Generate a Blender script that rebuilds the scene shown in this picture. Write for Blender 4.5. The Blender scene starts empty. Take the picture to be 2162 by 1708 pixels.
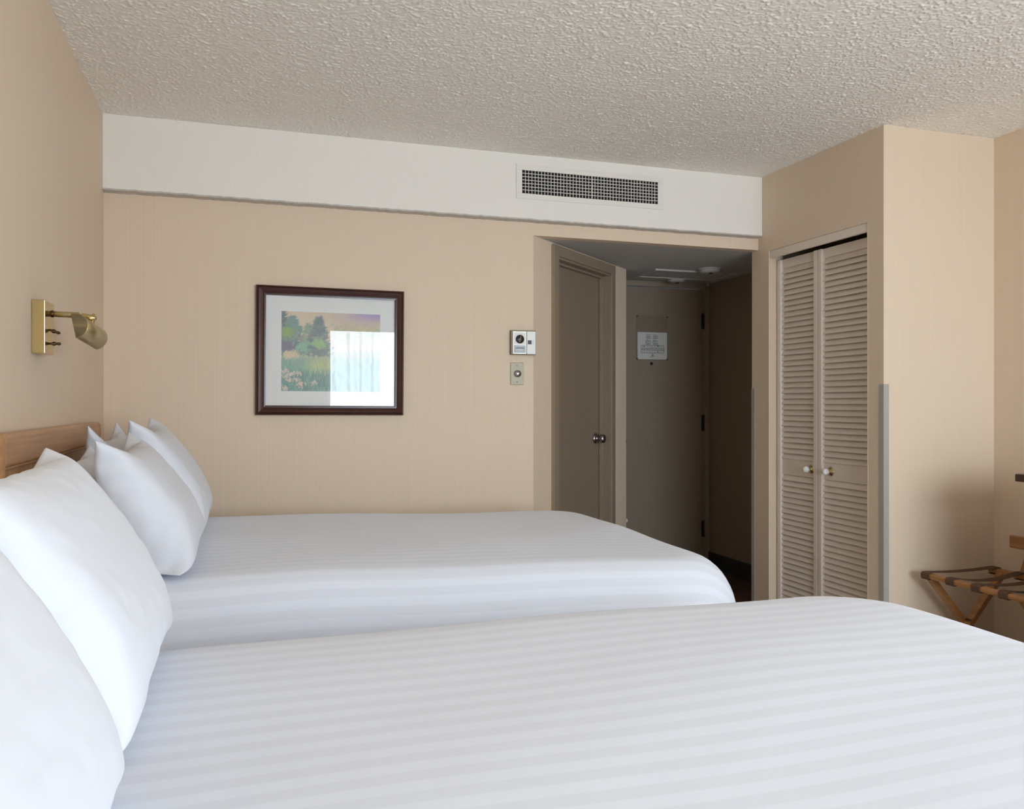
import bpy, bmesh, math, random
import numpy as np
from mathutils import Vector, Matrix

sc = bpy.context.scene
col = sc.collection
PI = math.pi

# ------------------------------------------------------------------ camera, world, light, exposure
TH, F_PX, CAM_Z = 0.3131, 1754.5, 1.176
SN, CS = math.sin(TH), math.cos(TH)
cam = bpy.data.objects.new('camera', bpy.data.cameras.new('camera'))
col.objects.link(cam)
cam.location = (0, 0, CAM_Z)
cam.rotation_euler = (PI / 2, 0, -TH)
cam.data.sensor_width = 36.0
cam.data.lens = F_PX / 2162 * 36.0
cam.data.shift_y = -1.2 / 2162
cam.data.clip_start = 0.02
sc.camera = cam

world = bpy.data.worlds.new('world')
sc.world = world
world.use_nodes = True
world.node_tree.nodes['Background'].inputs[0].default_value = (0.75, 0.87, 1.0, 1)
world.node_tree.nodes['Background'].inputs[1].default_value = 1.6

def area_light(name, loc, rot, sx, sy, power, color):
    l = bpy.data.lights.new(name, 'AREA')
    l.shape = 'RECTANGLE'; l.size = sx; l.size_y = sy; l.energy = power; l.color = color
    o = bpy.data.objects.new(name, l); col.objects.link(o)
    o.location = loc; o.rotation_euler = rot
    return o
WIN_X0, WIN_X1, WIN_Z0, WIN_Z1, WIN_Y = 0.90, 3.20, 0.50, 2.10, -1.55
# daylight standing in the window opening
area_light('window_daylight', ((WIN_X0 + WIN_X1) / 2, WIN_Y - 0.16, (WIN_Z0 + WIN_Z1) / 2), (PI / 2, 0, 0),
           WIN_X1 - WIN_X0, WIN_Z1 - WIN_Z0, 185.0, (0.785, 0.895, 1.0))

sc.view_settings.view_transform = 'Standard'
sc.view_settings.look = 'None'
sc.view_settings.gamma = 1.0
sc.view_settings.use_curve_mapping = False
sc.view_settings.exposure = 0.0
sc.cycles.diffuse_bounces = 6
sc.cycles.max_bounces = 12
sc.cycles.caustics_reflective = False
sc.cycles.caustics_refractive = False

# ------------------------------------------------------------------ helpers
def ratio(px):                       # X/Y slope of the sight line through an image column
    u = (px - 1081) / F_PX
    return (SN + u * CS) / (CS - u * SN)

def set_props(o, label=None, cat=None, group=None, kind=None):
    if label: o['label'] = label
    if cat: o['category'] = cat
    if group: o['group'] = group
    if kind: o['kind'] = kind
    return o

def empty(name, loc=(0, 0, 0), rot=(0, 0, 0), **kw):
    o = bpy.data.objects.new(name, None); col.objects.link(o)
    o.location = loc; o.rotation_euler = rot; o.empty_display_size = 0.1
    return set_props(o, **kw)

def mesh_obj(name, me, mat=None, parent=None, smooth=False, loc=None, **kw):
    o = bpy.data.objects.new(name, me); col.objects.link(o)
    if mat and not me.materials: me.materials.append(mat)
    if smooth:
        me.polygons.foreach_set('use_smooth', [True] * len(me.polygons))
    if parent: o.parent = parent
    if loc is not None: o.location = loc
    return set_props(o, **kw)

def from_bm(name, bm, mat=None, parent=None, smooth=False, loc=None, **kw):
    bmesh.ops.recalc_face_normals(bm, faces=bm.faces)
    me = bpy.data.meshes.new(name); bm.to_mesh(me); bm.free()
    return mesh_obj(name, me, mat, parent, smooth, loc, **kw)

def bm_box(bm, x0, x1, y0, y1, z0, z1, bev=0.0, seg=2):
    vs = [bm.verts.new((x, y, z)) for x in (x0, x1) for y in (y0, y1) for z in (z0, z1)]
    q = [(0, 1, 3, 2), (4, 6, 7, 5), (0, 4, 5, 1), (2, 3, 7, 6), (0, 2, 6, 4), (1, 5, 7, 3)]
    fs = [bm.faces.new([vs[i] for i in f]) for f in q]
    if bev > 0:
        es = list({e for f in fs for e in f.edges})
        bmesh.ops.bevel(bm, geom=es, offset=bev, segments=seg, affect='EDGES', profile=0.5)
    return bm

def box(name, x0, x1, y0, y1, z0, z1, mat, parent=None, bev=0.0, seg=2, **kw):
    bm = bmesh.new(); bm_box(bm, x0, x1, y0, y1, z0, z1, bev, seg)
    return from_bm(name, bm, mat, parent, **kw)

def bm_prism(bm, pts, z0, z1):       # plan polygon extruded in z
    a = [bm.verts.new((p[0], p[1], z0)) for p in pts]
    b = [bm.verts.new((p[0], p[1], z1)) for p in pts]
    bm.faces.new(a); bm.faces.new(b)
    n = len(pts)
    for i in range(n):
        bm.faces.new((a[i], a[(i + 1) % n], b[(i + 1) % n], b[i]))

def bm_lathe(bm, prof, seg=24, mat4=None):   # prof: (radius, z) about local z
    rings = []
    for r, z in prof:
        if r < 1e-6:
            rings.append([bm.verts.new((0, 0, z))])
        else:
            rings.append([bm.verts.new((r * math.cos(2 * PI * k / seg), r * math.sin(2 * PI * k / seg), z)) for k in range(seg)])
    for a, b in zip(rings[:-1], rings[1:]):
        for k in range(seg):
            k2 = (k + 1) % seg
            if len(a) == 1 and len(b) == 1: continue
            if len(a) == 1: bm.faces.new((a[0], b[k], b[k2]))
            elif len(b) == 1: bm.faces.new((a[k], a[k2], b[0]))
            else: bm.faces.new((a[k], a[k2], b[k2], b[k]))
    if len(rings[0]) > 1: bm.faces.new(rings[0])
    if len(rings[-1]) > 1: bm.faces.new(rings[-1])
    if mat4 is not None:
        bmesh.ops.transform(bm, matrix=mat4, verts=[v for r in rings for v in r])

def axis_matrix(p, d):               # local z along d, origin at p
    q = Vector(d).normalized().to_track_quat('Z', 'Y')
    return Matrix.Translation(Vector(p)) @ q.to_matrix().to_4x4()

def lathe(name, prof, p, d, mat, parent=None, seg=24, smooth=True, **kw):
    bm = bmesh.new(); bm_lathe(bm, prof, seg, axis_matrix(p, d))
    o = from_bm(name, bm, mat, parent, smooth, **kw)
    return o

def bm_bar(bm, a, b, w, h, up=(0, 0, 1), bev=0.0):   # rectangular bar from a to b
    a, b = Vector(a), Vector(b); d = (b - a); L = d.length; d.normalize()
    s = d.cross(Vector(up)).normalized(); t = s.cross(d).normalized()
    v0 = len(bm.verts)
    bm2 = bmesh.new(); bm_box(bm2, -w / 2, w / 2, 0, L, -h / 2, h / 2, bev)
    M = Matrix(((s.x, d.x, t.x, a.x), (s.y, d.y, t.y, a.y), (s.z, d.z, t.z, a.z), (0, 0, 0, 1)))
    bmesh.ops.transform(bm2, matrix=M, verts=bm2.verts)
    tmp = bpy.data.meshes.new('tmp'); bm2.to_mesh(tmp); bm2.free(); bm.from_mesh(tmp); bpy.data.meshes.remove(tmp)

def bar(name, a, b, w, h, mat, parent=None, up=(0, 0, 1), bev=0.003, **kw):
    bm = bmesh.new(); bm_bar(bm, a, b, w, h, up, bev)
    return from_bm(name, bm, mat, parent, **kw)

def share(src, name, parent, loc):   # alike piece sharing mesh data
    o = bpy.data.objects.new(name, src.data); col.objects.link(o)
    o.parent = parent; o.location = loc
    return o

def copy_tree(o, parent=None):
    c = o.copy(); col.objects.link(c)
    if parent is not None: c.parent = parent
    for ch in list(o.children): copy_tree(ch, c)
    return c

# ------------------------------------------------------------------ materials
def mat_new(name):
    m = bpy.data.materials.new(name); m.use_nodes = True
    nt = m.node_tree
    return m, nt, nt.nodes['Principled BSDF']

def simple(name, color, rough=0.6, metal=0.0, spec=0.5, noise=0.0, nscale=40.0, bump=0.0, bscale=200.0):
    m, nt, b = mat_new(name)
    b.inputs['Base Color'].default_value = (*color, 1)
    b.inputs['Roughness'].default_value = rough
    b.inputs['Metallic'].default_value = metal
    b.inputs['Specular IOR Level'].default_value = spec
    tc = nt.nodes.new('ShaderNodeTexCoord')
    if noise > 0:
        n = nt.nodes.new('ShaderNodeTexNoise'); n.inputs['Scale'].default_value = nscale
        n.inputs['Detail'].default_value = 4
        nt.links.new(tc.outputs['Object'], n.inputs['Vector'])
        mx = nt.nodes.new('ShaderNodeMix'); mx.data_type = 'RGBA'
        mx.inputs[6].default_value = (*[c * (1 - noise) for c in color], 1)
        mx.inputs[7].default_value = (*[min(1, c * (1 + noise)) for c in color], 1)
        nt.links.new(n.outputs['Fac'], mx.inputs[0]); nt.links.new(mx.outputs[2], b.inputs['Base Color'])
    if bump > 0:
        n2 = nt.nodes.new('ShaderNodeTexNoise'); n2.inputs['Scale'].default_value = bscale
        n2.inputs['Detail'].default_value = 3
        nt.links.new(tc.outputs['Object'], n2.inputs['Vector'])
        bp = nt.nodes.new('ShaderNodeBump'); bp.inputs['Strength'].default_value = bump
        bp.inputs['Distance'].default_value = 0.002
        nt.links.new(n2.outputs['Fac'], bp.inputs['Height']); nt.links.new(bp.outputs['Normal'], b.inputs['Normal'])
    return m

def math_node(nt, op, a=None, b=None, va=None, vb=None):
    n = nt.nodes.new('ShaderNodeMath'); n.operation = op
    if a is not None: nt.links.new(a, n.inputs[0])
    if b is not None: nt.links.new(b, n.inputs[1])
    if va is not None: n.inputs[0].default_value = va
    if vb is not None: n.inputs[1].default_value = vb
    return n.outputs[0]

def wallpaper(name, color, rib=0.028):
    m, nt, b = mat_new(name)
    b.inputs['Roughness'].default_value = 0.62
    b.inputs['Specular IOR Level'].default_value = 0.3
    tc = nt.nodes.new('ShaderNodeTexCoord')
    sp = nt.nodes.new('ShaderNodeSeparateXYZ'); nt.links.new(tc.outputs['Object'], sp.inputs[0])
    y = math_node(nt, 'MULTIPLY', sp.outputs['Y'], vb=1.13)
    s = math_node(nt, 'ADD', sp.outputs['X'], y)
    # irregular vertical ribs: 1-D noise along the wall plus a regular fine rib
    cv = nt.nodes.new('ShaderNodeCombineXYZ'); nt.links.new(s, cv.inputs[0])
    z = math_node(nt, 'MULTIPLY', sp.outputs['Z'], vb=0.012); nt.links.new(z, cv.inputs[2])
    n1 = nt.nodes.new('ShaderNodeTexNoise'); n1.inputs['Scale'].default_value = 90; n1.inputs['Detail'].default_value = 3
    nt.links.new(cv.outputs[0], n1.inputs['Vector'])
    w = math_node(nt, 'SINE', math_node(nt, 'MULTIPLY', s, vb=2 * PI / 0.0085))
    w = math_node(nt, 'MULTIPLY', w, vb=0.25)
    h = math_node(nt, 'ADD', n1.outputs['Fac'], w)
    mp = nt.nodes.new('ShaderNodeMapRange'); nt.links.new(h, mp.inputs[0])
    mp.inputs[1].default_value = 0.1; mp.inputs[2].default_value = 0.9
    mx = nt.nodes.new('ShaderNodeMix'); mx.data_type = 'RGBA'
    mx.inputs[6].default_value = (*[c * (1 - rib) for c in color], 1)
    mx.inputs[7].default_value = (*[c * (1 + rib) for c in color], 1)
    nt.links.new(mp.outputs[0], mx.inputs[0])
    nt.links.new(mx.outputs[2], b.inputs['Base Color'])
    bp = nt.nodes.new('ShaderNodeBump'); bp.inputs['Strength'].default_value = 0.16; bp.inputs['Distance'].default_value = 0.0012
    nt.links.new(h, bp.inputs['Height']); nt.links.new(bp.outputs['Normal'], b.inputs['Normal'])
    return m

def popcorn(name, color, dist=0.012, scale=1.0):
    m, nt, b = mat_new(name)
    b.inputs['Roughness'].default_value = 0.95
    b.inputs['Specular IOR Level'].default_value = 0.1
    tc = nt.nodes.new('ShaderNodeTexCoord')
    n0 = nt.nodes.new('ShaderNodeTexNoise'); n0.inputs['Scale'].default_value = 60 * scale; n0.inputs['Detail'].default_value = 2
    nt.links.new(tc.outputs['Object'], n0.inputs['Vector'])
    mxv = nt.nodes.new('ShaderNodeMix'); mxv.data_type = 'RGBA'; mxv.inputs[0].default_value = 0.012
    nt.links.new(tc.outputs['Object'], mxv.inputs[6]); nt.links.new(n0.outputs['Color'], mxv.inputs[7])
    v = nt.nodes.new('ShaderNodeTexVoronoi'); v.inputs['Scale'].default_value = 120 * scale
    nt.links.new(mxv.outputs[2], v.inputs['Vector'])
    n1 = nt.nodes.new('ShaderNodeTexNoise'); n1.inputs['Scale'].default_value = 95 * scale; n1.inputs['Detail'].default_value = 3; n1.inputs['Roughness'].default_value = 0.6
    nt.links.new(tc.outputs['Object'], n1.inputs['Vector'])
    n2 = nt.nodes.new('ShaderNodeTexNoise'); n2.inputs['Scale'].default_value = 14 * scale; n2.inputs['Detail'].default_value = 2
    nt.links.new(tc.outputs['Object'], n2.inputs['Vector'])
    inv = math_node(nt, 'SUBTRACT', None, v.outputs['Distance'], va=1.0)
    h = math_node(nt, 'ADD', math_node(nt, 'MULTIPLY', inv, vb=0.45), math_node(nt, 'MULTIPLY', n1.outputs['Fac'], vb=1.3))
    h = math_node(nt, 'ADD', h, math_node(nt, 'MULTIPLY', n2.outputs['Fac'], vb=0.8))
    bp = nt.nodes.new('ShaderNodeBump'); bp.inputs['Strength'].default_value = 1.0; bp.inputs['Distance'].default_value = dist
    nt.links.new(h, bp.inputs['Height']); nt.links.new(bp.outputs['Normal'], b.inputs['Normal'])
    b.inputs['Base Color'].default_value = (*color, 1)
    return m

def wood(name, c0, c1, rough=0.4, axis='Y', scale=1.0, coat=0.2):
    m, nt, b = mat_new(name)
    b.inputs['Roughness'].default_value = rough
    b.inputs['Coat Weight'].default_value = coat
    b.inputs['Coat Roughness'].default_value = 0.25
    tc = nt.nodes.new('ShaderNodeTexCoord')
    mp = nt.nodes.new('ShaderNodeMapping')
    st = {'X': (1.2, 26, 26), 'Y': (26, 1.2, 26), 'Z': (26, 26, 1.2)}[axis]
    mp.inputs['Scale'].default_value = [q * scale for q in st]
    nt.links.new(tc.outputs['Object'], mp.inputs[0])
    n = nt.nodes.new('ShaderNodeTexNoise'); n.inputs['Scale'].default_value = 2.2; n.inputs['Detail'].default_value = 6; n.inputs['Distortion'].default_value = 0.5
    nt.links.new(mp.outputs[0], n.inputs['Vector'])
    cr = nt.nodes.new('ShaderNodeValToRGB')
    cr.color_ramp.elements[0].position = 0.3; cr.color_ramp.elements[0].color = (*c0, 1)
    cr.color_ramp.elements[1].position = 0.72; cr.color_ramp.elements[1].color = (*c1, 1)
    nt.links.new(n.outputs['Fac'], cr.inputs[0]); nt.links.new(cr.outputs[0], b.inputs['Base Color'])
    return m

WALLC = (0.750, 0.610, 0.460)
M_WALL = wallpaper('wallpaper_beige', WALLC)
M_HALLWALL = wallpaper('passage_shaded_brown_wallpaper', (0.26, 0.19, 0.13))  # guessed brown, darkened to stand in for the passage's deep shade
M_CEIL = popcorn('popcorn_ceiling', (0.86, 0.815, 0.75), 0.004)
M_POPCORN = simple('popcorn_grain', (0.90, 0.855, 0.79), 0.95, spec=0.1)
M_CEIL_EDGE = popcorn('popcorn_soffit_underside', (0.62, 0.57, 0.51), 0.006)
M_SOFFIT = simple('soffit_paint', (0.88, 0.84, 0.775), 0.8, noise=0.03, nscale=120, bump=0.5, bscale=170)
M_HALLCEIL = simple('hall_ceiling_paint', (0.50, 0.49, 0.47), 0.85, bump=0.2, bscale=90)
M_DOOR = simple('taupe_door_paint', (0.265, 0.205, 0.145), 0.45, noise=0.03, nscale=12, bump=0.05)
M_CASING = simple('taupe_casing_paint', (0.29, 0.228, 0.162), 0.45, noise=0.04, nscale=16)
M_RAWEDGE = simple('worn_casing_edge', (0.33, 0.235, 0.14), 0.6, noise=0.15, nscale=60)
M_LOUVER = simple('louver_paint', (0.80, 0.70, 0.60), 0.42, noise=0.03, nscale=20)
M_DARK = simple('void_shade_black', (0.012, 0.010, 0.009), 0.9)  # near-black colour that stands in for shade behind louvres, leaf and vent
M_CARPET = simple('carpet_beige', (0.44, 0.36, 0.28), 0.95, noise=0.25, nscale=300, bump=0.6, bscale=400)
M_TILE = simple('black_base_tile', (0.018, 0.016, 0.014), 0.3, noise=0.2, nscale=20)
M_GROUT = simple('dark_grout', (0.04, 0.034, 0.028), 0.9)
M_HALLFLOOR = wood('hall_plank', (0.055, 0.022, 0.010), (0.13, 0.055, 0.026), 0.35, 'X')
M_WHITE = simple('white_painted_metal', (0.84, 0.80, 0.735), 0.5)
M_FITTING = simple('dull_white_fitting', (0.50, 0.48, 0.44), 0.6)
M_CHROME = simple('dull_chrome', (0.38, 0.37, 0.36), 0.26, 1.0)
M_STEELPLATE = simple('brushed_switch_plate', (0.46, 0.43, 0.33), 0.55, 0.25)
M_BRASS = simple('polished_brass', (0.60, 0.47, 0.22), 0.2, 1.0)
M_BRASS_SATIN = simple('satin_brass', (0.56, 0.46, 0.26), 0.34, 1.0)
M_BRONZE = simple('dark_bronze', (0.10, 0.065, 0.03), 0.3, 0.9)
M_MAHOG = simple('mahogany', (0.048, 0.0105, 0.0055), 0.24, noise=0.25, nscale=30)
M_OAK = wood('honey_oak', (0.36, 0.17, 0.065), (0.52, 0.275, 0.12), 0.38, 'Y', 0.8)
M_OAK_PANEL = wood('honey_oak_panel', (0.38, 0.20, 0.085), (0.50, 0.285, 0.135), 0.4, 'Z', 0.6)
M_RACK = wood('rack_oak', (0.30, 0.125, 0.035), (0.47, 0.22, 0.075), 0.4, 'Y', 1.0)
M_STRAP = simple('brown_webbing', (0.105, 0.052, 0.026), 0.85, noise=0.2, nscale=300, bump=0.4, bscale=600)
M_DRESSER = wood('dark_dresser', (0.045, 0.016, 0.010), (0.085, 0.034, 0.022), 0.35, 'Y', 0.8)
M_BLACK = simple('black_plastic', (0.012, 0.010, 0.010), 0.35)
M_PLASTIC = simple('ivory_plastic', (0.80, 0.80, 0.76), 0.4)
M_PLASTIC_W = simple('white_plastic', (0.84, 0.84, 0.82), 0.35)
M_PLASTIC_G = simple('blue_grey_plastic', (0.46, 0.50, 0.53), 0.4)
M_TAUPEMETAL = simple('bronze_thermostat_base', (0.20, 0.165, 0.12), 0.4, 0.5)
M_SILVER = simple('silver_rim', (0.72, 0.70, 0.64), 0.3, 0.8)
M_PORCELAIN = simple('white_porcelain', (0.85, 0.86, 0.86), 0.1)
M_MATBOARD = simple('mat_board', (0.86, 0.885, 0.87), 0.85)
M_PAPER = simple('notice_paper', (0.62, 0.61, 0.57), 0.7)
M_INK = simple('notice_ink', (0.10, 0.10, 0.11), 0.8)
M_INKRED = simple('notice_red_ink', (0.22, 0.05, 0.03), 0.8)
M_HOLDER = simple('clear_brown_holder', (0.225, 0.172, 0.122), 0.4)

m, nt, b = mat_new('corner_guard_plastic')
b.inputs['Base Color'].default_value = (0.54, 0.52, 0.46, 1); b.inputs['Roughness'].default_value = 0.35
b.inputs['Alpha'].default_value = 0.75
M_GUARD = m

m, nt, b = mat_new('picture_glass')
nt.nodes.remove(b)
lw = nt.nodes.new('ShaderNodeLayerWeight'); lw.inputs[0].default_value = 0.5
f5 = math_node(nt, 'POWER', lw.outputs['Facing'], vb=5.0)
f0 = math_node(nt, 'ADD', math_node(nt, 'MULTIPLY', f5, vb=0.96), vb=0.036)
tr = nt.nodes.new('ShaderNodeBsdfTransparent'); gl = nt.nodes.new('ShaderNodeBsdfGlossy'); gl.inputs['Roughness'].default_value = 0.0
mx = nt.nodes.new('ShaderNodeMixShader')
nt.links.new(f0, mx.inputs[0]); nt.links.new(tr.outputs[0], mx.inputs[1]); nt.links.new(gl.outputs[0], mx.inputs[2])
nt.links.new(mx.outputs[0], nt.nodes['Material Output'].inputs[0])
M_GLASS = m

m, nt, b = mat_new('sheer_fabric')
nt.nodes.remove(b)
tr = nt.nodes.new('ShaderNodeBsdfTransparent'); tr.inputs[0].default_value = (0.97, 0.98, 1, 1)
tl = nt.nodes.new('ShaderNodeBsdfTranslucent'); tl.inputs[0].default_value = (0.88, 0.9, 0.92, 1)
df = nt.nodes.new('ShaderNodeBsdfDiffuse'); df.inputs[0].default_value = (0.85, 0.87, 0.88, 1)
m1 = nt.nodes.new('ShaderNodeMixShader'); m1.inputs[0].default_value = 0.4
nt.links.new(tl.outputs[0], m1.inputs[1]); nt.links.new(df.outputs[0], m1.inputs[2])
m2 = nt.nodes.new('ShaderNodeMixShader')
lw = nt.nodes.new('ShaderNodeLayerWeight'); lw.inputs[0].default_value = 0.35
mr = nt.nodes.new('ShaderNodeMapRange'); mr.inputs[3].default_value = 0.30; mr.inputs[4].default_value = 0.97
nt.links.new(lw.outputs['Facing'], mr.inputs[0]); nt.links.new(mr.outputs[0], m2.inputs[0])
nt.links.new(tr.outputs[0], m2.inputs[1]); nt.links.new(m1.outputs[0], m2.inputs[2])
nt.links.new(m2.outputs[0], nt.nodes['Material Output'].inputs[0])
M_SHEER = m
M_VALANCE = simple('valance_fabric', (0.62, 0.58, 0.52), 0.8)

def linen(name, color, stripes=None):
    m, nt, b = mat_new(name)
    b.inputs['Roughness'].default_value = 0.75
    b.inputs['Specular IOR Level'].default_value = 0.25
    b.inputs['Sheen Weight'].default_value = 0.15
    b.inputs['Base Color'].default_value = (*color, 1)
    tc = nt.nodes.new('ShaderNodeTexCoord')
    n = nt.nodes.new('ShaderNodeTexNoise'); n.inputs['Scale'].default_value = 9; n.inputs['Detail'].default_value = 3
    nt.links.new(tc.outputs['Object'], n.inputs['Vector'])
    bp = nt.nodes.new('ShaderNodeBump'); bp.inputs['Strength'].default_value = 0.25; bp.inputs['Distance'].default_value = 0.006
    nt.links.new(n.outputs['Fac'], bp.inputs['Height']); nt.links.new(bp.outputs['Normal'], b.inputs['Normal'])
    if stripes:
        period, c2 = stripes
        at = nt.nodes.new('ShaderNodeAttribute'); at.attribute_name = 'weave'
        s = math_node(nt, 'SINE', math_node(nt, 'MULTIPLY', at.outputs['Fac'], vb=2 * PI / period))
        mp = nt.nodes.new('ShaderNodeMapRange'); mp.inputs[1].default_value = -0.22; mp.inputs[2].default_value = 0.22
        nt.links.new(s, mp.inputs[0])
        mx = nt.nodes.new('ShaderNodeMix'); mx.data_type = 'RGBA'
        mx.inputs[6].default_value = (*color, 1); mx.inputs[7].default_value = (*c2, 1)
        nt.links.new(mp.outputs[0], mx.inputs[0]); nt.links.new(mx.outputs[2], b.inputs['Base Color'])
        mr = nt.nodes.new('ShaderNodeMapRange'); mr.inputs[3].default_value = 0.8; mr.inputs[4].default_value = 0.65
        nt.links.new(mp.outputs[0], mr.inputs[0]); nt.links.new(mr.outputs[0], b.inputs['Roughness'])
    return m
M_LINEN = linen('white_pillowcase', (0.735, 0.755, 0.81))
M_SPREAD = linen('white_striped_spread', (0.815, 0.86, 0.955), (0.0535, (0.775, 0.816, 0.905)))
M_MATTRESS = simple('mattress_ticking', (0.6, 0.6, 0.58), 0.9)

# ------------------------------------------------------------------ the room shell
XL, XC, XR = -0.581, 2.7536, 3.399
YS, YW, YC = 3.976, 4.015, 3.0545
ZC, ZH, ZS = 2.439, 2.039, 2.110
YF = -1.50
AX, AY, BX, BY = 1.4147, 4.015, 2.3397, 4.8485
XH, YE = 3.19, 5.25            # corridor right wall, entry wall

box('floor', XL - .1, XR + .1, YF - .1, YW + .05, -0.06, 0, M_CARPET, kind='structure', label='beige carpet under the beds')
hf = box('floor', 1.3, 3.4, YW + .05, YE + .1, -0.06, -0.001, M_GROUT, kind='structure', label='dark wooden plank floor of the entry passage')
plank = None
random.seed(3)
for r in range(17):
    y0 = YW - 0.45 + r * 0.1
    x = 1.75 - random.random() * 0.5
    while x < (XH if y0 > YW else XC - 0.02):
        L = 0.75
        if plank is None:
            bm = bmesh.new(); bm_box(bm, 0.001, L - 0.001, 0.001, 0.099, 0.0, 0.006, 0.0015, 1)
            plank = from_bm('plank', bm, M_HALLFLOOR, hf, loc=(x, y0, 0))
        else: share(plank, 'plank', hf, (x, y0, 0))
        x += L
bm = bmesh.new(); bm_box(bm, XL - .1, XR + .1, YF - .1, YW + .1, ZC + 0.004, ZC + 0.1)
ce = from_bm('ceiling', bm, M_CEIL, kind='structure', label='pale popcorn textured ceiling of the bedroom')
def popcorn_sheet(x0, x1, y0, y1, cell, parent, mat):
    nx, ny = int((x1 - x0) / cell), int((y1 - y0) / cell)
    r = np.random.default_rng(77)
    def blur(a, n):
        for _ in range(n):
            a = (np.roll(a, 1, 0) + 2 * a + np.roll(a, -1, 0)) / 4
            a = (np.roll(a, 1, 1) + 2 * a + np.roll(a, -1, 1)) / 4
        return a / a.std()
    fine = blur(r.standard_normal((nx, ny)), 1); mid = blur(r.standard_normal((nx, ny)), 3); big = blur(r.standard_normal((nx, ny)), 60)
    h = (0.0014 * np.clip(fine, -0.4, 2.8) + 0.0002 * np.clip(mid, -0.8, 2.2)) * (1 + 0.10 * big)
    gx, gy = np.meshgrid(np.linspace(x0, x1, nx), np.linspace(y0, y1, ny), indexing='ij')
    co = np.stack([gx, gy, ZC - h], -1).reshape(-1, 3).astype(np.float32)
    id_ = np.arange(nx * ny).reshape(nx, ny)
    q = np.stack([id_[:-1, :-1], id_[:-1, 1:], id_[1:, 1:], id_[1:, :-1]], -1).reshape(-1).astype(np.int32)
    me = bpy.data.meshes.new('popcorn_texture'); nf = len(q) // 4
    me.vertices.add(len(co)); me.vertices.foreach_set('co', co.ravel())
    me.loops.add(len(q)); me.loops.foreach_set('vertex_index', q)
    me.polygons.add(nf); me.polygons.foreach_set('loop_start', np.arange(0, 4 * nf, 4, dtype=np.int32))
    me.polygons.foreach_set('use_smooth', np.ones(nf, dtype=bool))
    me.update(calc_edges=True)
    mesh_obj('popcorn_texture', me, mat, parent, kind='stuff')
popcorn_sheet(XL, XR, 1.25, YW, 0.0034, ce, M_POPCORN)
bm = bmesh.new(); bm_box(bm, XL, XR, YF, 1.25, ZC, ZC + 0.004)
from_bm('plain_sheet', bm, M_CEIL, ce)
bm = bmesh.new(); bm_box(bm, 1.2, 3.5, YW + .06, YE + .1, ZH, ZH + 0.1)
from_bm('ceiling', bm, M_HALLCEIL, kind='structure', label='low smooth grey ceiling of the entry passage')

box('wall_left', XL - 0.1, XL, YF - .1, YW + .1, 0, ZC, M_WALL, kind='structure', label='beige ribbed wallpaper wall behind the headboards')
bm = bmesh.new()
bm_box(bm, XL, AX, YW, YW + 0.06, 0, ZC)
bm_box(bm, AX, XC, YW, YW + 0.06, ZH, ZC)
from_bm('wall_back', bm, M_WALL, kind='structure', label='beige ribbed wallpaper wall with the framed picture')
so = box('trim_1', XL, XC, YS, YW, ZS, ZC, M_SOFFIT, kind='structure', label='off-white plaster band along the top of the back wall', bev=0.003)
# ragged popcorn underside of the band
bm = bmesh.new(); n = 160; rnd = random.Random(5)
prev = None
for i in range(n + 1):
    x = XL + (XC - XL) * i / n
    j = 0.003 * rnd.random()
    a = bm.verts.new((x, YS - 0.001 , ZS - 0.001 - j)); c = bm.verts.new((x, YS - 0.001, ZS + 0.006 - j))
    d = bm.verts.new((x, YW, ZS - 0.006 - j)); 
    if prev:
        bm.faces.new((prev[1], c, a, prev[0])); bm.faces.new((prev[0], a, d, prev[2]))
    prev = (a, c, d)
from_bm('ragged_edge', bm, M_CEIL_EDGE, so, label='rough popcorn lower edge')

# angled wall with the bathroom door opening (local: t along the wall, depth away from the room)
AL = math.hypot(BX - AX, BY - AY); DX, DY = (BX - AX) / AL, (BY - AY) / AL
ang = math.atan2(DY, DX)
T0, T1, TZ = 0.262, 0.985, 1.972
def aw(name, **kw): return empty(name, (AX, AY, 0), (0, 0, ang), **kw)
bm = bmesh.new()
bm_box(bm, 0, T0, 0, 0.10, 0, ZH); bm_box(bm, T1, AL, 0, 0.10, 0, ZH); bm_box(bm, T0, T1, 0, 0.10, TZ, ZH)
o = from_bm('wall_angled', bm, M_WALL, kind='structure', label='beige ribbed wallpaper wall turned at an angle around the bathroom door')
o.location = (AX, AY, 0); o.rotation_euler = (0, 0, ang)
box('wall_hall_left', BX - 0.1, BX, BY + 0.002, YE, 0, ZH, M_WALL, kind='structure', label='hidden left wall of the entry passage')

# bathroom door
d1 = aw('door_1', kind='structure', label='taupe painted bathroom door in a moulded casing, chrome round knob')
box('casing_side', 0.206, 0.266, -0.016, 0.0, 0, 2.024, M_CASING, d1, bev=0.004)
box('casing_side', 0.981, 1.037, -0.016, 0.0, 0, 2.024, M_CASING, d1, bev=0.004)
box('casing_head', 0.206, 1.037, -0.017, 0.0, 1.972, 2.030, M_CASING, d1, bev=0.004)
box('worn_edge', 0.200, 0.207, -0.013, 0.0, 0, 2.024, M_RAWEDGE, d1, label='worn tan edge of the casing')
box('jamb_side', T0, T0 + 0.012, -0.004, 0.10, 0, TZ, M_CASING, d1)
box('jamb_side', T1 - 0.012, T1, -0.004, 0.10, 0, TZ, M_CASING, d1)
box('jamb_head', T0, T1, -0.004, 0.10, TZ - 0.012, TZ, M_CASING, d1)
box('stop', T1 - 0.026, T1 - 0.012, 0.040, 0.064, 0, TZ - 0.012, M_CASING, d1, bev=0.002)
box('stop', T0 + 0.012, T0 + 0.026, 0.040, 0.064, 0, TZ - 0.012, M_CASING, d1, bev=0.002)
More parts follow.
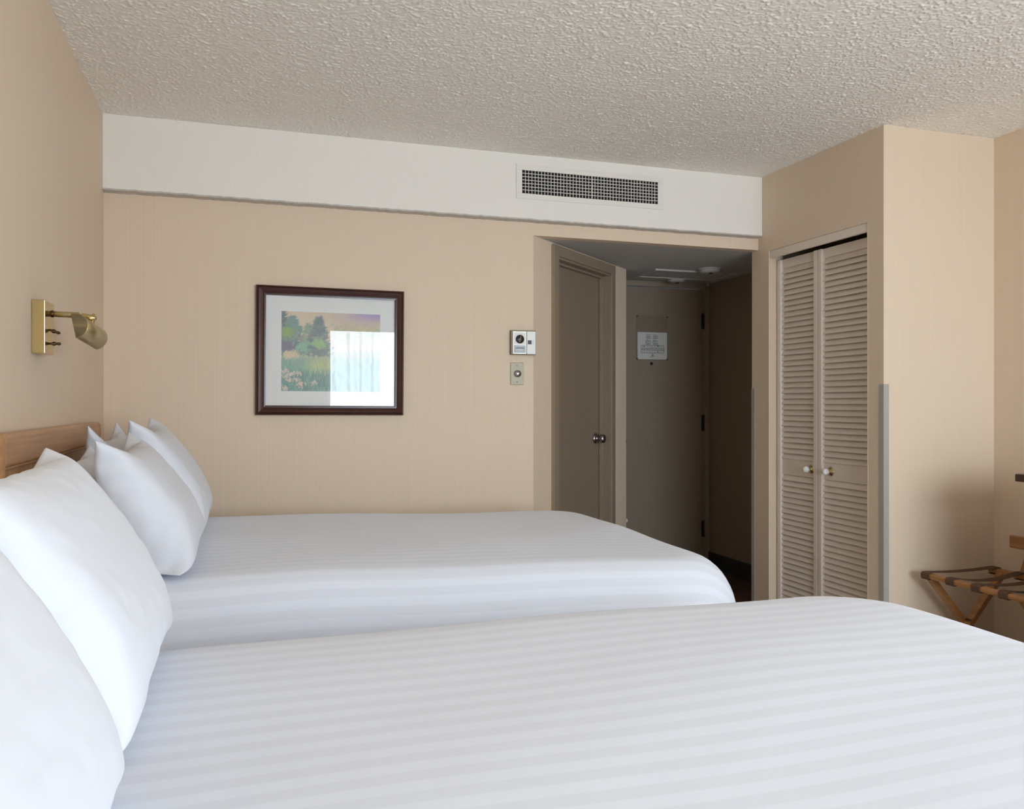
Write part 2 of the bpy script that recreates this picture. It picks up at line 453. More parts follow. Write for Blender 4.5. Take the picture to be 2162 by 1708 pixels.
box('stop', T0, T1, 0.040, 0.064, TZ - 0.026, TZ - 0.012, M_CASING, d1, bev=0.002)
lf = box('leaf', T0 + 0.014, T1 - 0.015, 0.066, 0.10, 0.01, TZ - 0.016, M_DOOR, d1, bev=0.002)
box('leaf_gap', T0, T1, 0.10, 0.105, 0, TZ, M_DARK, d1)
kz = 0.965
lathe('knob', [(0.033, 0), (0.033, 0.006), (0.024, 0.012), (0.012, 0.016), (0.011, 0.030), (0.020, 0.034), (0.027, 0.044), (0.0275, 0.054), (0.022, 0.064), (0.010, 0.067), (0, 0.067)],
      (T1 - 0.075, 0.066, kz), (0, -1, 0), M_CHROME, d1)

# closet block: west face with the louvre opening, south face
OY0, OY1, OZ = 3.152, 3.921, 2.018
XD = 2.800
bm = bmesh.new()
bm_box(bm, XC, XC + 0.09, YC, OY0, 0, ZC); bm_box(bm, XC, XC + 0.09, OY1, YW + 0.06, 0, ZC); bm_box(bm, XC, XC + 0.09, OY0, OY1, OZ, ZC)
from_bm('wall_closet', bm, M_WALL, kind='structure', label='beige wallpaper closet wall around the louvred doors')
box('wall_closet_front', XC + 0.09, XR, YC, YC + 0.09, 0, ZC, M_WALL, kind='structure', label='bright beige closet wall facing the window')
box('wall_closet_back', XC + 0.09, XR, YW - 0.02, YW + 0.06, 0, ZC, M_WALL, kind='structure', label='hidden rear wall of the closet')
box('wall_right', XR, XR + 0.1, YF - .1, YW, 0, ZC, M_WALL, kind='structure', label='beige wallpaper wall on the right, behind the luggage rack')
# corridor
box('wall_hall_right', XH, XH + 0.1, YW + 0.06, YE + 0.1, 0, ZH, M_HALLWALL, kind='structure', label='brown entry passage wall with shade put into its colour, beside the entry door')
DX0, DX1, DZ = 2.36, 3.150, 1.996
bm = bmesh.new()
bm_box(bm, BX - .1, DX0 - 0.04, YE, YE + 0.1, 0, ZH); bm_box(bm, DX1 + 0.02, XH, YE, YE + 0.1, 0, ZH); bm_box(bm, DX0 - 0.04, DX1 + 0.02, YE, YE + 0.1, DZ + 0.012, ZH)
from_bm('wall_entry', bm, M_WALL, kind='structure', label='end wall of the entry passage around the entry door')
# window wall behind the camera
bm = bmesh.new()
bm_box(bm, XL, WIN_X0, WIN_Y - 0.05, YF, 0, ZC); bm_box(bm, WIN_X1, XR, WIN_Y - 0.05, YF, 0, ZC)
bm_box(bm, WIN_X0, WIN_X1, WIN_Y - 0.05, YF, 0, WIN_Z0); bm_box(bm, WIN_X0, WIN_X1, WIN_Y - 0.05, YF, WIN_Z1, ZC)
from_bm('wall_front', bm, M_WALL, kind='structure', label='beige window wall opposite the picture, seen only in its glass')

# trim around the closet opening: cream jambs and the head track
j = empty('trim_2', (0, 0, 0), kind='structure', label='taupe jambs and head track of the closet opening')
box('jamb', XC - 0.001, XC + 0.09, OY1 - 0.006, OY1, 0, OZ, M_WALL, j)
box('jamb', XC - 0.001, XC + 0.09, OY0, OY0 + 0.006, 0, OZ, M_WALL, j)
box('head_track', XC + 0.004, XC + 0.020, OY0 + 0.006, OY1 - 0.006, 1.976, OZ, M_LOUVER, j, bev=0.002)

# ------------------------------------------------------------------ louvred closet doors
def louver_door(name, label, y_far, y_near, knob_y):
    d = empty(name, (XD, y_near, 0), kind='structure', label=label)
    w = y_far - y_near; st = 0.030; t = 0.028; top, bot = 1.966, 0.02
    # local: x into the closet, y towards the far end
    box('stile', 0, t, 0, st, bot, top, M_LOUVER, d, bev=0.003)
    box('stile', 0, t, w - st, w, bot, top, M_LOUVER, d, bev=0.003)
    for z0, z1 in ((1.918, top), (0.792, 0.880), (bot, 0.115)):
        box('rail', 0.014, t, st, w - st, z0, z1, M_LOUVER, d, bev=0.001)
    pitch = 0.0298; L = w - 2 * st
    bm = bmesh.new()
    bm_box(bm, -0.003, 0.003, 0, L, -0.0185, 0.0185, 0.0015, 1)
    bmesh.ops.rotate(bm, verts=bm.verts, cent=(0, 0, 0), matrix=Matrix.Rotation(math.radians(31), 3, 'Y'))
    first = None
    zs = [1.918 - 0.0149 - k * (1.918 - 0.880) / 35 for k in range(35)] + [0.792 - 0.0149 - k * pitch for k in range(23)]
    for z in zs:
        if first is None: first = from_bm('slat', bm, M_LOUVER, d, loc=(0.0195, st, z))
        else: share(first, 'slat', d, (0.0195, st, z))
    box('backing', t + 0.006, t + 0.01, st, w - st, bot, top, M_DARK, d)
    k = lathe('knob', [(0.0065, 0), (0.0055, 0.008), (0.0065, 0.016), (0.012, 0.020), (0.0155, 0.028), (0.0165, 0.034), (0.0155, 0.041), (0.011, 0.048), (0, 0.051)],
              (0.014, knob_y - y_near, 0.836), (-1, 0, 0), M_PORCELAIN, d, label='white porcelain ball knob')
    bm = bmesh.new(); bm_lathe(bm, [(0.023, 0), (0.023, 0.002), (0.016, 0.005), (0.007, 0.007), (0.0066, 0.018), (0.009, 0.020), (0.009, 0.0215)], 24, axis_matrix((0.014, knob_y - y_near, 0.836), (-1, 0, 0)))
    from_bm('rose', bm, M_BRASS, k, True, label='brass rosette')
    return d
def yd(px): return XD / ratio(px)
YM = yd(1725.5)
louver_door('door_3', 'beige louvred closet door leaf nearer the entry passage, white ball knob', 3.908, YM + 0.002, yd(1708.5))
louver_door('door_4', 'beige louvred closet door leaf nearer the luggage rack, white ball knob', YM - 0.002, 3.160, yd(1749.5))
# closet closed all round; near-black backing stands in for the shade behind the slats

# ------------------------------------------------------------------ entry door
d2 = empty('door_2', (0, 0, 0), kind='structure', label='dim taupe entry door at the end of the passage, hinged on the right')
box('leaf', DX0, DX1, YE + 0.02, YE + 0.06, 0.008, DZ, M_DOOR, d2, bev=0.002)
box('frame_head', DX0 - 0.04, DX1 + 0.02, YE - 0.006, YE + 0.1, DZ + 0.004, ZH - 0.001, M_CASING, d2)
box('frame_side', DX1 + 0.004, DX1 + 0.034, YE - 0.008, YE + 0.1, 0, DZ + 0.028, M_CASING, d2)
box('frame_side', DX0 - 0.04, DX0 - 0.004, YE - 0.008, YE + 0.1, 0, DZ + 0.028, M_CASING, d2)
for z in (1.77, 1.04, 0.28):
    hg = box('hinge', DX1 - 0.012, DX1 + 0.012, YE + 0.010, YE + 0.020, z - 0.055, z + 0.055, M_BLACK, d2, bev=0.001)
    lathe('hinge_pin', [(0.006, -0.058), (0.006, 0.058)], (DX1, YE + 0.008, z), (0, 0, 1), M_BLACK, hg, 12)
def ey(px, Y=YE): return Y * ratio(px)
lathe('peephole', [(0.011, 0), (0.011, 0.004), (0.006, 0.006), (0, 0.005)], (ey(1378), YE + 0.02, 1.460), (0, -1, 0), M_BLACK, d2, 16)
lathe('deadbolt', [(0.03, 0), (0.028, 0.012), (0.012, 0.016), (0.010, 0.03), (0, 0.03)], (ey(1317), YE + 0.02, 0.918), (0, -1, 0), M_BRONZE, d2, 20)
lathe('door_stop', [(0.012, 0), (0.012, 0.02), (0.016, 0.03), (0, 0.034)], (ey(1321), YE + 0.02, 0.365), (0, -1, 0), M_PLASTIC_W, d2, 16)

# notice in a clear holder on the entry door
nx0, nx1 = ey(1346), ey(1412.5)
hz0, hz1 = 1.484, 1.799
ho = empty('door_notice', ((nx0 + nx1) / 2, YE + 0.02, hz0), label='clear holder with a white evacuation notice on the entry door', cat='notice')
w = (nx1 - nx0) / 2
box('holder', -w, w, -0.004, 0, 0, hz1 - hz0, M_HOLDER, ho, bev=0.001)
for sx in (-1, 1):
    for zz in (0.008, hz1 - hz0 - 0.008):
        lathe('screw', [(0.006, 0), (0.005, 0.002), (0, 0.0025)], (sx * (w - 0.006), -0.004, zz), (0, -1, 0), M_BRONZE, ho, 12)
pw, pz0, pz1 = w - 0.008, 0.006, 0.196
pp = box('paper', -pw, pw, -0.006, -0.004, pz0, pz1, M_PAPER, ho, label='white printed paper')
ph = pz1 - pz0
def ink(bm, x0, x1, z0, z1):         # paper coordinates 0..1
    X0, X1 = -pw + 2 * pw * x0, -pw + 2 * pw * x1
    Z0, Z1 = pz0 + ph * z0, pz0 + ph * z1
    bm_box(bm, X0, X1, -0.0064, -0.006, Z0, Z1)
bm = bmesh.new(); rnd = random.Random(8)
for cx in (0.28, 0.52):
    z = 0.935
    for k in range(17):
        if k in (2, 8, 12): z -= 0.02; 
        L = (0.10 if k in (0, 8) else 0.19) * (0.75 + 0.25 * rnd.random())
        ink(bm, cx, cx + L, z - 0.009, z); z -= 0.022
    ink(bm, cx - 0.015, cx + 0.01, 0.615, 0.65)
gx0, gx1, gz0, gz1 = 0.12, 0.89, 0.23, 0.52
for i in range(15):
    x = gx0 + (gx1 - gx0) * i / 14
    if i in (0, 14):
        ink(bm, x - 0.006, x + 0.006, gz0, gz1)
    else:
        ink(bm, x - 0.004, x + 0.004, gz0, gz0 + 0.11); ink(bm, x - 0.004, x + 0.004, gz1 - 0.11, gz1)
for z in (gz0, gz0 + 0.115, gz1 - 0.115, gz1):
    ink(bm, gx0, gx1, z - 0.006, z + 0.006)
for i in range(13):
    x = gx0 + 0.03 + 0.056 * i
    ink(bm, x, x + 0.03, gz0 + 0.13, gz0 + 0.15)
ink(bm, 0.205, 0.235, 0.45, 0.50); ink(bm, 0.67, 0.71, 0.47, 0.51); ink(bm, 0.67, 0.70, 0.26, 0.30)
ink(bm, 0.41, 0.58, 0.105, 0.122); ink(bm, 0.43, 0.55, 0.06, 0.066)
from_bm('print', bm, M_INK, pp, label='small print and floor plan')
bm = bmesh.new()
for k in range(16):
    a0, a1 = 2 * PI * k / 16, 2 * PI * (k + 1) / 16
    c0 = (-pw + 2 * pw * 0.5, pz0 + ph * 0.165)
    vs = [bm.verts.new((c0[0] + r * math.cos(a), -0.0065, c0[1] + r * math.sin(a))) for r, a in ((0.004, a0), (0.0075, a0), (0.0075, a1), (0.004, a1))]
    bm.faces.new(vs)
from_bm('emblem', bm, M_INKRED, pp, label='small dark red ring emblem')

# tiled base in the passage
bb = box('baseboard_hall', XH - 0.004, XH, YW + 0.06, YE, 0, 0.115, M_GROUT, kind='structure', label='black tile skirting of the entry passage')
bm = bmesh.new(); bm_box(bm, -0.012, -0.003, 0.002, 0.198, 0, 0.118, 0.002, 1)
t0 = None; y = YE - 0.2
while y > YW + 0.06:
    if t0 is None: t0 = from_bm('tile', bm, M_TILE, bb, loc=(XH, y, 0))
    else: share(t0, 'tile', bb, (XH, y, 0))
    y -= 0.2
box('baseboard_entry', DX1 + 0.034, XH, YE - 0.012, YE, 0, 0.118, M_TILE, kind='structure', label='short black tile skirting beside the entry door')

# passage ceiling fittings
g = empty('ceiling_panel', (2.80, 4.905, ZH), label='flat framed rectangular grille panel on the passage ceiling', cat='ceiling panel')
for x0, x1, y0, y1 in ((-0.30, 0.30, -0.150, -0.128), (-0.30, 0.30, 0.128, 0.150), (-0.30, -0.275, -0.128, 0.128), (0.275, 0.30, -0.128, 0.128)):
    box('frame_bar', x0, x1, y0, y1, -0.012, 0, M_FITTING, g, bev=0.002)
for k in range(5):
    x0 = -0.275 + 0.11 * k
    box('pane', x0 + 0.003, x0 + 0.107, -0.126, 0.126, -0.007, 0, M_HALLCEIL, g, bev=0.001)
def detector(label, loc, r, grp=None):
    e = empty('smoke_detector', loc, label=label, cat='smoke detector')
    lathe('base', [(r, 0), (r, -0.006), (r * 0.93, -0.009)], (0, 0, 0), (0, 0, 1), M_FITTING, e, 32)
    lathe('cover', [(r * 0.90, -0.008), (r * 0.86, -0.020), (r * 0.6, -0.028), (0, -0.030)], (0, 0, 0), (0, 0, 1), M_FITTING, e, 32)
    lathe('sensor', [(0.012, -0.029), (0.010, -0.036), (0, -0.037)], (0, -r * .2, 0), (0, 0, 1), M_BLACK, e, 12)
detector('round white ceiling fitting in front of the grille panel', (2.835, 4.66, ZH), 0.075)
detector('round dim ceiling fitting between the grille panel and the entry door', (2.84, 5.095, ZH), 0.068)

# corner guards
def guard(label, x, y, ysign, zt):
    bm = bmesh.new(); t = 0.0022; w = 0.028
    bm_prism(bm, [(x - t, y - ysign * t), (x - t, y + ysign * w), (x, y + ysign * w), (x, y), (x + w, y), (x + w, y - ysign * t)], 0.0, zt)
    from_bm('corner_guard', bm, M_GUARD, label=label, cat='corner guard')
guard('grey plastic corner guard on the closet corner facing the window', XC, YC, 1, 1.266)
guard('thin grey plastic corner guard on the closet corner beside the entry passage', XC, YW + 0.06, -1, 1.262)

# ------------------------------------------------------------------ vent grille on the band
v = empty('vent_grille', (1.721, YS, 2.298), label='white air vent grille with a dark mesh of bars on the plaster band', cat='vent')
W2, H2, w2, h2 = 0.413, 0.086, 0.381, 0.0585
for x0, x1, z0, z1 in ((-W2, W2, h2, H2), (-W2, W2, -H2, -h2), (-W2, -w2, -h2, h2), (w2, W2, -h2, h2)):
    box('frame_bar', x0, x1, -0.006, 0, z0, z1, M_WHITE, v, bev=0.0015)
box('dark_back', -w2, w2, -0.0012, -0.0002, -h2, h2, M_DARK, v)
for k in range(1, 7):
    z = -h2 + 2 * h2 * k / 7
    if k == 1: hb = box('blade', -w2, w2, -0.0075, -0.0052, -0.0014, 0.0014, M_WHITE, v, loc=(0, 0, z))
    else: share(hb, 'blade', v, (0, 0, z))
first = None
for k in range(1, 44):
    if k == 22: continue
    x = -w2 + 2 * w2 * k / 44
    if first is None: first = box('fin', -0.0012, 0.0012, -0.0050, -0.0014, -h2, h2, M_WHITE, v, loc=(x, 0, 0))
    else: share(first, 'fin', v, (x, 0, 0))
box('mullion', -0.0024, 0.0024, -0.0082, -0.0014, -h2, h2, M_WHITE, v)

# ------------------------------------------------------------------ framed picture
pic = empty('framed_picture', (0.399, YW, 1.423), label='mahogany framed landscape print on the back wall', cat='picture')
pic.rotation_euler = (0, math.radians(0.35), 0)
ow, oh = 0.343, 0.300
def frame_ring(name, prof, mat, parent, smooth=False):     # prof: (inset from outer edge, -y depth)
    bm = bmesh.new(); rings = []
    for ins, dep in prof:
        rings.append([bm.verts.new((sx * (ow - ins), -dep, sz * (oh - ins))) for sx, sz in ((-1, -1), (1, -1), (1, 1), (-1, 1))])
    for a, b in zip(rings[:-1], rings[1:]):
        for k in range(4): bm.faces.new((a[k], a[(k + 1) % 4], b[(k + 1) % 4], b[k]))
    return from_bm(name, bm, mat, parent)
frame_ring('frame', [(0, 0), (0, 0.020), (0.003, 0.024), (0.006, 0.0245), (0.008, 0.0225), (0.012, 0.0255), (0.022, 0.0225), (0.030, 0.0195), (0.0335, 0.018), (0.0345, 0.0205), (0.038, 0.0205), (0.0385, 0.017), (0.044, 0.0165), (0.0445, 0.010), (0.0445, 0.002)], M_MAHOG, pic)
box('mat_board', -ow + 0.040, ow - 0.040, -0.008, -0.002, -oh + 0.040, oh - 0.040, M_MATBOARD, pic)
# the print: painted strokes on a fine grid, held as point colours
NX, NZ = 250, 205
img = np.zeros((NZ, NX, 3)); rng = np.random.default_rng(11)
zz, xx = np.mgrid[0:NZ, 0:NX]; U = xx / (NX - 1); V = zz / (NZ - 1)        # V up
def smooth_noise(nx, nz, seed):
    g = np.random.default_rng(seed).random((nz + 2, nx + 2))
    fx = U * nx; fz = V * nz; ix = fx.astype(int).clip(0, nx); iz = fz.astype(int).clip(0, nz)
    tx = fx - ix; tz = fz - iz; tx = tx * tx * (3 - 2 * tx); tz = tz * tz * (3 - 2 * tz)
    return (g[iz, ix] * (1 - tx) + g[iz, ix + 1] * tx) * (1 - tz) + (g[iz + 1, ix] * (1 - tx) + g[iz + 1, ix + 1] * tx) * tz
def C(r, g, b): return np.array([r, g, b]) / 255.0
img[:] = C(206, 184, 158)
img += ((smooth_noise(6, 5, 1) - 0.5) * 0.08)[..., None]
def blend(mask, c):
    mk = mask[..., None].clip(0, 1); img[:] = img * (1 - mk) + c * mk
blend(((U - 0.45) * 2.2).clip(0, 1) * ((V - 0.80) * 6).clip(0, 1) * 0.9, C(176, 148, 186))
blend(((U - 0.62) * 3).clip(0, 1) * ((V - 0.9) * 12).clip(0, 1) * 0.8, C(138, 120, 190))
blend(((U - 0.5) * 4).clip(0, 1) * (1 - abs(V - 0.72) * 6).clip(0, 1) * 0.8, C(196, 190, 140))
def stroke(u, v, L, w, a, c, al=0.8):
    cu, cv = math.cos(a), math.sin(a)
    x0, x1 = int((u - L - w) * NX), int((u + L + w) * NX) + 2; z0, z1 = int((v - L * 1.3 - w) * NZ), int((v + L * 1.3 + w) * NZ) + 2
    x0, z0 = max(x0, 0), max(z0, 0); x1, z1 = min(x1, NX), min(z1, NZ)
    if x0 >= x1 or z0 >= z1: return
    du = U[z0:z1, x0:x1] - u; dv = (V[z0:z1, x0:x1] - v) * 0.82
    p = du * cu + dv * cv; q = -du * cv + dv * cu
    mk = (1 - (p / L) ** 2 - (q / w) ** 2).clip(0, 1) ** 0.3 * al
    img[z0:z1, x0:x1] = img[z0:z1, x0:x1] * (1 - mk[..., None]) + c * mk[..., None]
# grass field
blend(((0.52 - V) * 5).clip(0, 1), C(120, 168, 150))
for k in range(1500):
    u, v = rng.random(), rng.random() * 0.50
    yel = math.exp(-((u - 0.38) ** 2 / 0.02 + (v - 0.32) ** 2 / 0.012))
    c = C(96, 150, 140) * (1 - yel) + C(196, 200, 120) * yel + rng.normal(0, 0.05, 3)
    if v > 0.42: c = 0.4 * c + 0.6 * C(205, 190, 150)
    stroke(u, v, 0.035 + 0.03 * rng.random(), 0.005, PI / 2 + rng.normal(0.15, 0.25), c, 0.55)
for k in range(260):
    stroke(rng.random() * 0.6, rng.random() * 0.24, 0.05, 0.005, PI / 2 + rng.normal(0.1, 0.3), C(66, 118, 118) + rng.normal(0, 0.04, 3), 0.6)
# tree mass
def tree(cx, base, top, wd, n, cols, seed):
    n = int(n * 1.4)
    r = np.random.default_rng(seed)
    for k in range(n):
        t = r.random() ** 0.8
        hw = wd * (1 - t) ** 0.8 * (0.75 + 0.35 * r.random())
        u = cx + (r.random() * 2 - 1) * hw; v = base + (top - base) * t
        side = 1 if u > cx else -1
        stroke(u, v, 0.022 + 0.025 * r.random(), 0.006 + 0.004 * r.random(), (0.5 if side > 0 else PI - 0.5) + r.normal(0, 0.45), C(*cols[r.integers(len(cols))]) + r.normal(0, 0.03, 3), 0.75)
tree(0.0, 0.45, 1.06, 0.13, 160, [(52, 84, 92), (64, 100, 104)], 1)
tree(0.11, 0.45, 0.93, 0.19, 300, [(74, 118, 118), (84, 136, 124), (96, 120, 132)], 2)
tree(0.27, 0.48, 0.84, 0.13, 140, [(120, 148, 122), (140, 160, 120), (104, 128, 128)], 3)
tree(0.37, 0.45, 0.93, 0.16, 330, [(88, 112, 118), (98, 120, 124), (80, 104, 116)], 4)
for k in range(120):
    stroke(rng.random() * 0.16, 0.56 + rng.normal(0, 0.03), 0.04, 0.012, rng.normal(0, 0.3), C(92, 92, 124), 0.7)
for cx, cv_, c in ((0.22, 0.56, (110, 176, 146)), (0.05, 0.74, (116, 158, 78)), (0.38, 0.60, (132, 178, 116))):
    for k in range(55):
        stroke(cx + rng.normal(0, 0.035), cv_ + rng.normal(0, 0.03), 0.028, 0.013, rng.random() * PI, C(*c) + rng.normal(0, 0.03, 3), 0.6)
for k in range(70):
    stroke(0.08 + rng.normal(0, 0.05), 0.46 + rng.normal(0, 0.02), 0.03, 0.007, PI / 2 + rng.normal(-0.5, 0.3), C(214, 194, 154), 0.7)
for cx, cv_ in ((0.03, 0.25), (0.09, 0.215), (0.16, 0.22), (0.04, 0.19), (0.08, 0.14), (0.15, 0.14), (0.21, 0.10), (0.03, 0.04), (0.19, 0.075), (0.33, 0.11)):
    for k in range(14):
        stroke(cx + rng.normal(0, 0.018), cv_ + rng.normal(0, 0.014), 0.016, 0.006, rng.random() * PI, C(218, 192, 176) + rng.normal(0, 0.03, 3), 0.8)
for k in range(90):
    u = 0.5 + 0.5 * rng.random()
    stroke(u, 0.74 + rng.normal(0, 0.05), 0.035, 0.016, rng.random() * PI, C(168, 178, 128) + rng.normal(0, 0.03, 3), 0.4)
img = (img * 0.62 + 0.38 * C(205, 205, 196)).clip(0, 1)  # room haze reflected in the glass, blended into the print colours
lin = np.where(img <= 0.04045, img / 12.92, ((img + 0.055) / 1.055) ** 2.4)
lin = (lin * 1.22).clip(0, 0.95)
px0, px1, pzz0, pzz1 = -0.229, 0.229, -0.188, 0.184
vx = px0 + U * (px1 - px0); vz = pzz0 + V * (pzz1 - pzz0)
verts = np.stack([vx, np.full_like(vx, -0.0086), vz], -1).reshape(-1, 3)
idx = np.arange(NX * NZ).reshape(NZ, NX)
faces = np.stack([idx[:-1, :-1], idx[:-1, 1:], idx[1:, 1:], idx[1:, :-1]], -1).reshape(-1, 4)
me = bpy.data.meshes.new('print'); me.from_pydata(verts.tolist(), [], faces.tolist())
ca = me.color_attributes.new('ink', 'FLOAT_COLOR', 'POINT')
ca.data.foreach_set('color', np.concatenate([lin.reshape(-1, 3), np.ones((NX * NZ, 1))], 1).astype(np.float32).ravel())
m, nt, b = mat_new('printed_landscape'); b.inputs['Roughness'].default_value = 0.8
at = nt.nodes.new('ShaderNodeAttribute'); at.attribute_name = 'ink'; nt.links.new(at.outputs['Color'], b.inputs['Base Color'])
mesh_obj('print', me, m, pic, label='soft painted meadow with trees and pale flowers')
box('glass', -ow + 0.0446, ow - 0.0446, -0.0125, -0.0105, -oh + 0.0446, oh - 0.0446, M_GLASS, pic)

# ------------------------------------------------------------------ thermostat and dimmer switch
th = empty('thermostat', (1.3545, YW, 1.487), label='wall thermostat with a black dial and white side panel', cat='thermostat')
box('base', -0.066, 0.066, -0.022, 0, -0.062, 0.062, M_TAUPEMETAL, th, bev=0.002)
box('cover_rim', -0.058, 0.014, -0.027, -0.022, -0.058, 0.057, M_SILVER, th, bev=0.002)
box('upper_plate', -0.054, 0.010, -0.0285, -0.027, -0.012, 0.053, M_PLASTIC, th, bev=0.0005)
lo = box('lower_plate', -0.054, 0.010, -0.0285, -0.027, -0.054, -0.013, M_PLASTIC_G, th, bev=0.0005)
box('slot', -0.046, 0.002, -0.0292, -0.0285, -0.030, -0.0265, M_BLACK, lo)
bm = bmesh.new()
for k in range(9): bm_box(bm, -0.039 + 0.0036 * k, -0.0362 + 0.0036 * k, -0.0291, -0.0285, -0.0395, -0.0365 - 0.0006 * (k % 2))
from_bm('lettering', bm, M_PLASTIC_W, lo)
dl = lathe('dial', [(0.0215, 0), (0.0215, 0.006), (0.0195, 0.008), (0, 0.008)], (-0.0225, -0.0285, 0.0165), (0, -1, 0), M_BLACK, th, 32)
bar('pointer', (-0.026, -0.0372, 0.000), (-0.019, -0.0372, 0.033), 0.003, 0.0014, M_BRONZE, dl, up=(0, -1, 0), bev=0)
bm = bmesh.new()
for k in range(7):
    a = math.radians(20 + 140 * k / 6); r = 0.0265
    x, z = -0.0225 + r * math.cos(a), 0.0165 + r * math.sin(a)
    bm_box(bm, x - 0.0011, x + 0.0011, -0.0289, -0.0285, z - 0.0011, z + 0.0011)
from_bm('scale_marks', bm, M_PLASTIC_G, th)
sp = box('side_panel', 0.0165, 0.063, -0.0265, -0.022, -0.058, 0.057, M_PLASTIC_W, th, bev=0.001)
box('switch_window', 0.0215, 0.0415, -0.0272, -0.0265, -0.008, 0.012, M_BLACK, sp)
bm = bmesh.new()
for z, L in ((0.010, 0.008), (0.002, 0.008), (-0.006, 0.010)): bm_box(bm, 0.0465, 0.0465 + L, -0.0268, -0.0265, z, z + 0.0022)
from_bm('lettering', bm, M_PLASTIC_G, sp)

sw = empty('dimmer_switch', (1.326, YW, 1.3295), label='metal dimmer switch plate with a round knob below the thermostat', cat='switch')
box('plate', -0.0355, 0.0355, -0.006, 0, -0.057, 0.057, M_STEELPLATE, sw, bev=0.003, seg=3)
for z in (-0.042, 0.042):
    lathe('screw', [(0.0035, 0), (0.003, 0.0012), (0, 0.0014)], (-0.001, -0.006, z), (0, -1, 0), M_CHROME, sw, 12)
lathe('knob', [(0.0185, 0), (0.0175, 0.010), (0.0165, 0.012), (0, 0.0122)], (0.001, -0.006, 0.000), (0, -1, 0), M_CHROME, sw, 28)

# ------------------------------------------------------------------ brass reading lamp on the left wall
la = empty('wall_lamp', (XL, 2.7685, 1.4005), label='brass swing arm reading lamp on the left wall', cat='lamp')
box('back_plate', 0, 0.035, -0.0605, 0.0605, -0.0775, 0.0775, M_BRASS, la, bev=0.0015)
def lp(X, Y, Z): return (X - XL, Y - 2.7685, Z - 1.4005)
az = 1.441
lathe('arm', [(0.0088, 0), (0.0088, 0.082), (0.007, 0.084), (0, 0.084)], lp(-0.546, 2.744, az), (1, 0, -0.02), M_BRASS_SATIN, la, 20)
lathe('collar', [(0.0088, 0), (0.0108, 0.002), (0.0108, 0.007), (0.0088, 0.009)], lp(-0.538, 2.744, az), (1, 0, 0), M_BRONZE, la, 20)
kn = lathe('knuckle', [(0.0045, 0), (0.0045, 0.008), (0.008, 0.010), (0.0088, 0.040), (0.0082, 0.046), (0.005, 0.050), (0, 0.051)], lp(-0.466, 2.744, az - 0.001), (0.95, 0.25, -0.16), M_BRASS, la, 20)
lathe('joint_screw', [(0.005, -0.016), (0.005, 0.012), (0.003, 0.016), (0, 0.017)], lp(-0.427, 2.754, az - 0.011), (0.1, 0, 1), M_BRASS, kn, 14)
for zk, tilt in ((1.396, -0.35), (1.355, 0.0)):
    lathe('switch_key', [(0.0035, 0), (0.003, 0.004), (0.0062, 0.010), (0.0058, 0.014), (0.003, 0.019), (0.0045, 0.022), (0.0042, 0.028), (0, 0.031)],
          lp(-0.546, 2.770, zk), (1, 0, tilt), M_BRONZE, la, 16)
# half-round shade, open towards the wall and down
bm = bmesh.new(); R0 = 0.036
p0, p1 = Vector(lp(-0.462, 2.668, 1.402)), Vector(lp(-0.436, 2.850, 1.380))
ax = (p1 - p0).normalized(); e1 = Vector((0.92, 0, 0.20)); e1 = (e1 - ax * e1.dot(ax)).normalized(); e2 = ax.cross(e1)
NS = 20
def arc(p, r): return [bm.verts.new(p + e1 * (r * math.cos(a)) + e2 * (r * math.sin(a))) for a in [math.radians(-96 + 192 * k / NS) for k in range(NS + 1)]]
rings = [arc(p0, R0), arc(p1, R0)]; inner = [arc(p0, R0 - 0.0015), arc(p1, R0 - 0.0015)]
for k in range(NS):
    bm.faces.new((rings[0][k], rings[0][k + 1], rings[1][k + 1], rings[1][k])); bm.faces.new((inner[0][k + 1], inner[0][k], inner[1][k], inner[1][k + 1]))
    bm.faces.new((rings[0][k + 1], rings[0][k], inner[0][k], inner[0][k + 1])); bm.faces.new((rings[1][k], rings[1][k + 1], inner[1][k + 1], inner[1][k]))
for k in (0, NS):
    bm.faces.new((rings[0][k], rings[1][k], inner[1][k], inner[0][k]))
bm.faces.new([v_ for v_ in inner[1]]); bm.faces.new([v_ for v_ in reversed(inner[0])])
from_bm('shade', bm, M_BRASS_SATIN, la, True, label='half-round satin brass shade')
lathe('bulb', [(0.0, 0), (0.010, 0.004), (0.012, 0.02), (0.012, 0.08), (0.008, 0.095), (0, 0.10)], p0 + ax * 0.04 + e1 * 0.012, ax, M_PLASTIC, la, 16)

# ------------------------------------------------------------------ headboards
def headboard(label, y0, y1):
    h = empty('headboard', (XL, (y0 + y1) / 2, 0), label=label, cat='headboard', group='oak headboards')
    hw = (y1 - y0) / 2; zt = 1.104; t = 0.038
    bm = bmesh.new(); rc = 0.03
    box('top_rail', 0.001, t, -hw + 0.045, hw - 0.045, zt - 0.085, zt, M_OAK, h, bev=0.012, seg=4)
    for s in (-1, 1):
        a, b_ = sorted((s * hw, s * (hw - 0.047)))
        box('post', 0.001, t + 0.002, a, b_, 0.10, zt - 0.001, M_OAK, h, bev=0.014, seg=4)
    box('panel', 0.002, 0.018, -hw + 0.046, hw - 0.046, 0.40, zt - 0.084, M_OAK_PANEL, h)
    box('bead', 0.014, 0.027, -hw + 0.048, hw - 0.048, zt - 0.094, zt - 0.083, M_OAK, h, bev=0.004, seg=3)
    box('bottom_rail', 0.001, t, -hw + 0.045, hw - 0.045, 0.34, 0.42, M_OAK, h, bev=0.008)
headboard('honey oak panelled headboard behind the far bed', 2.232, 3.690)
headboard('honey oak headboard behind the pillows of the near bed', 0.335, 1.793)

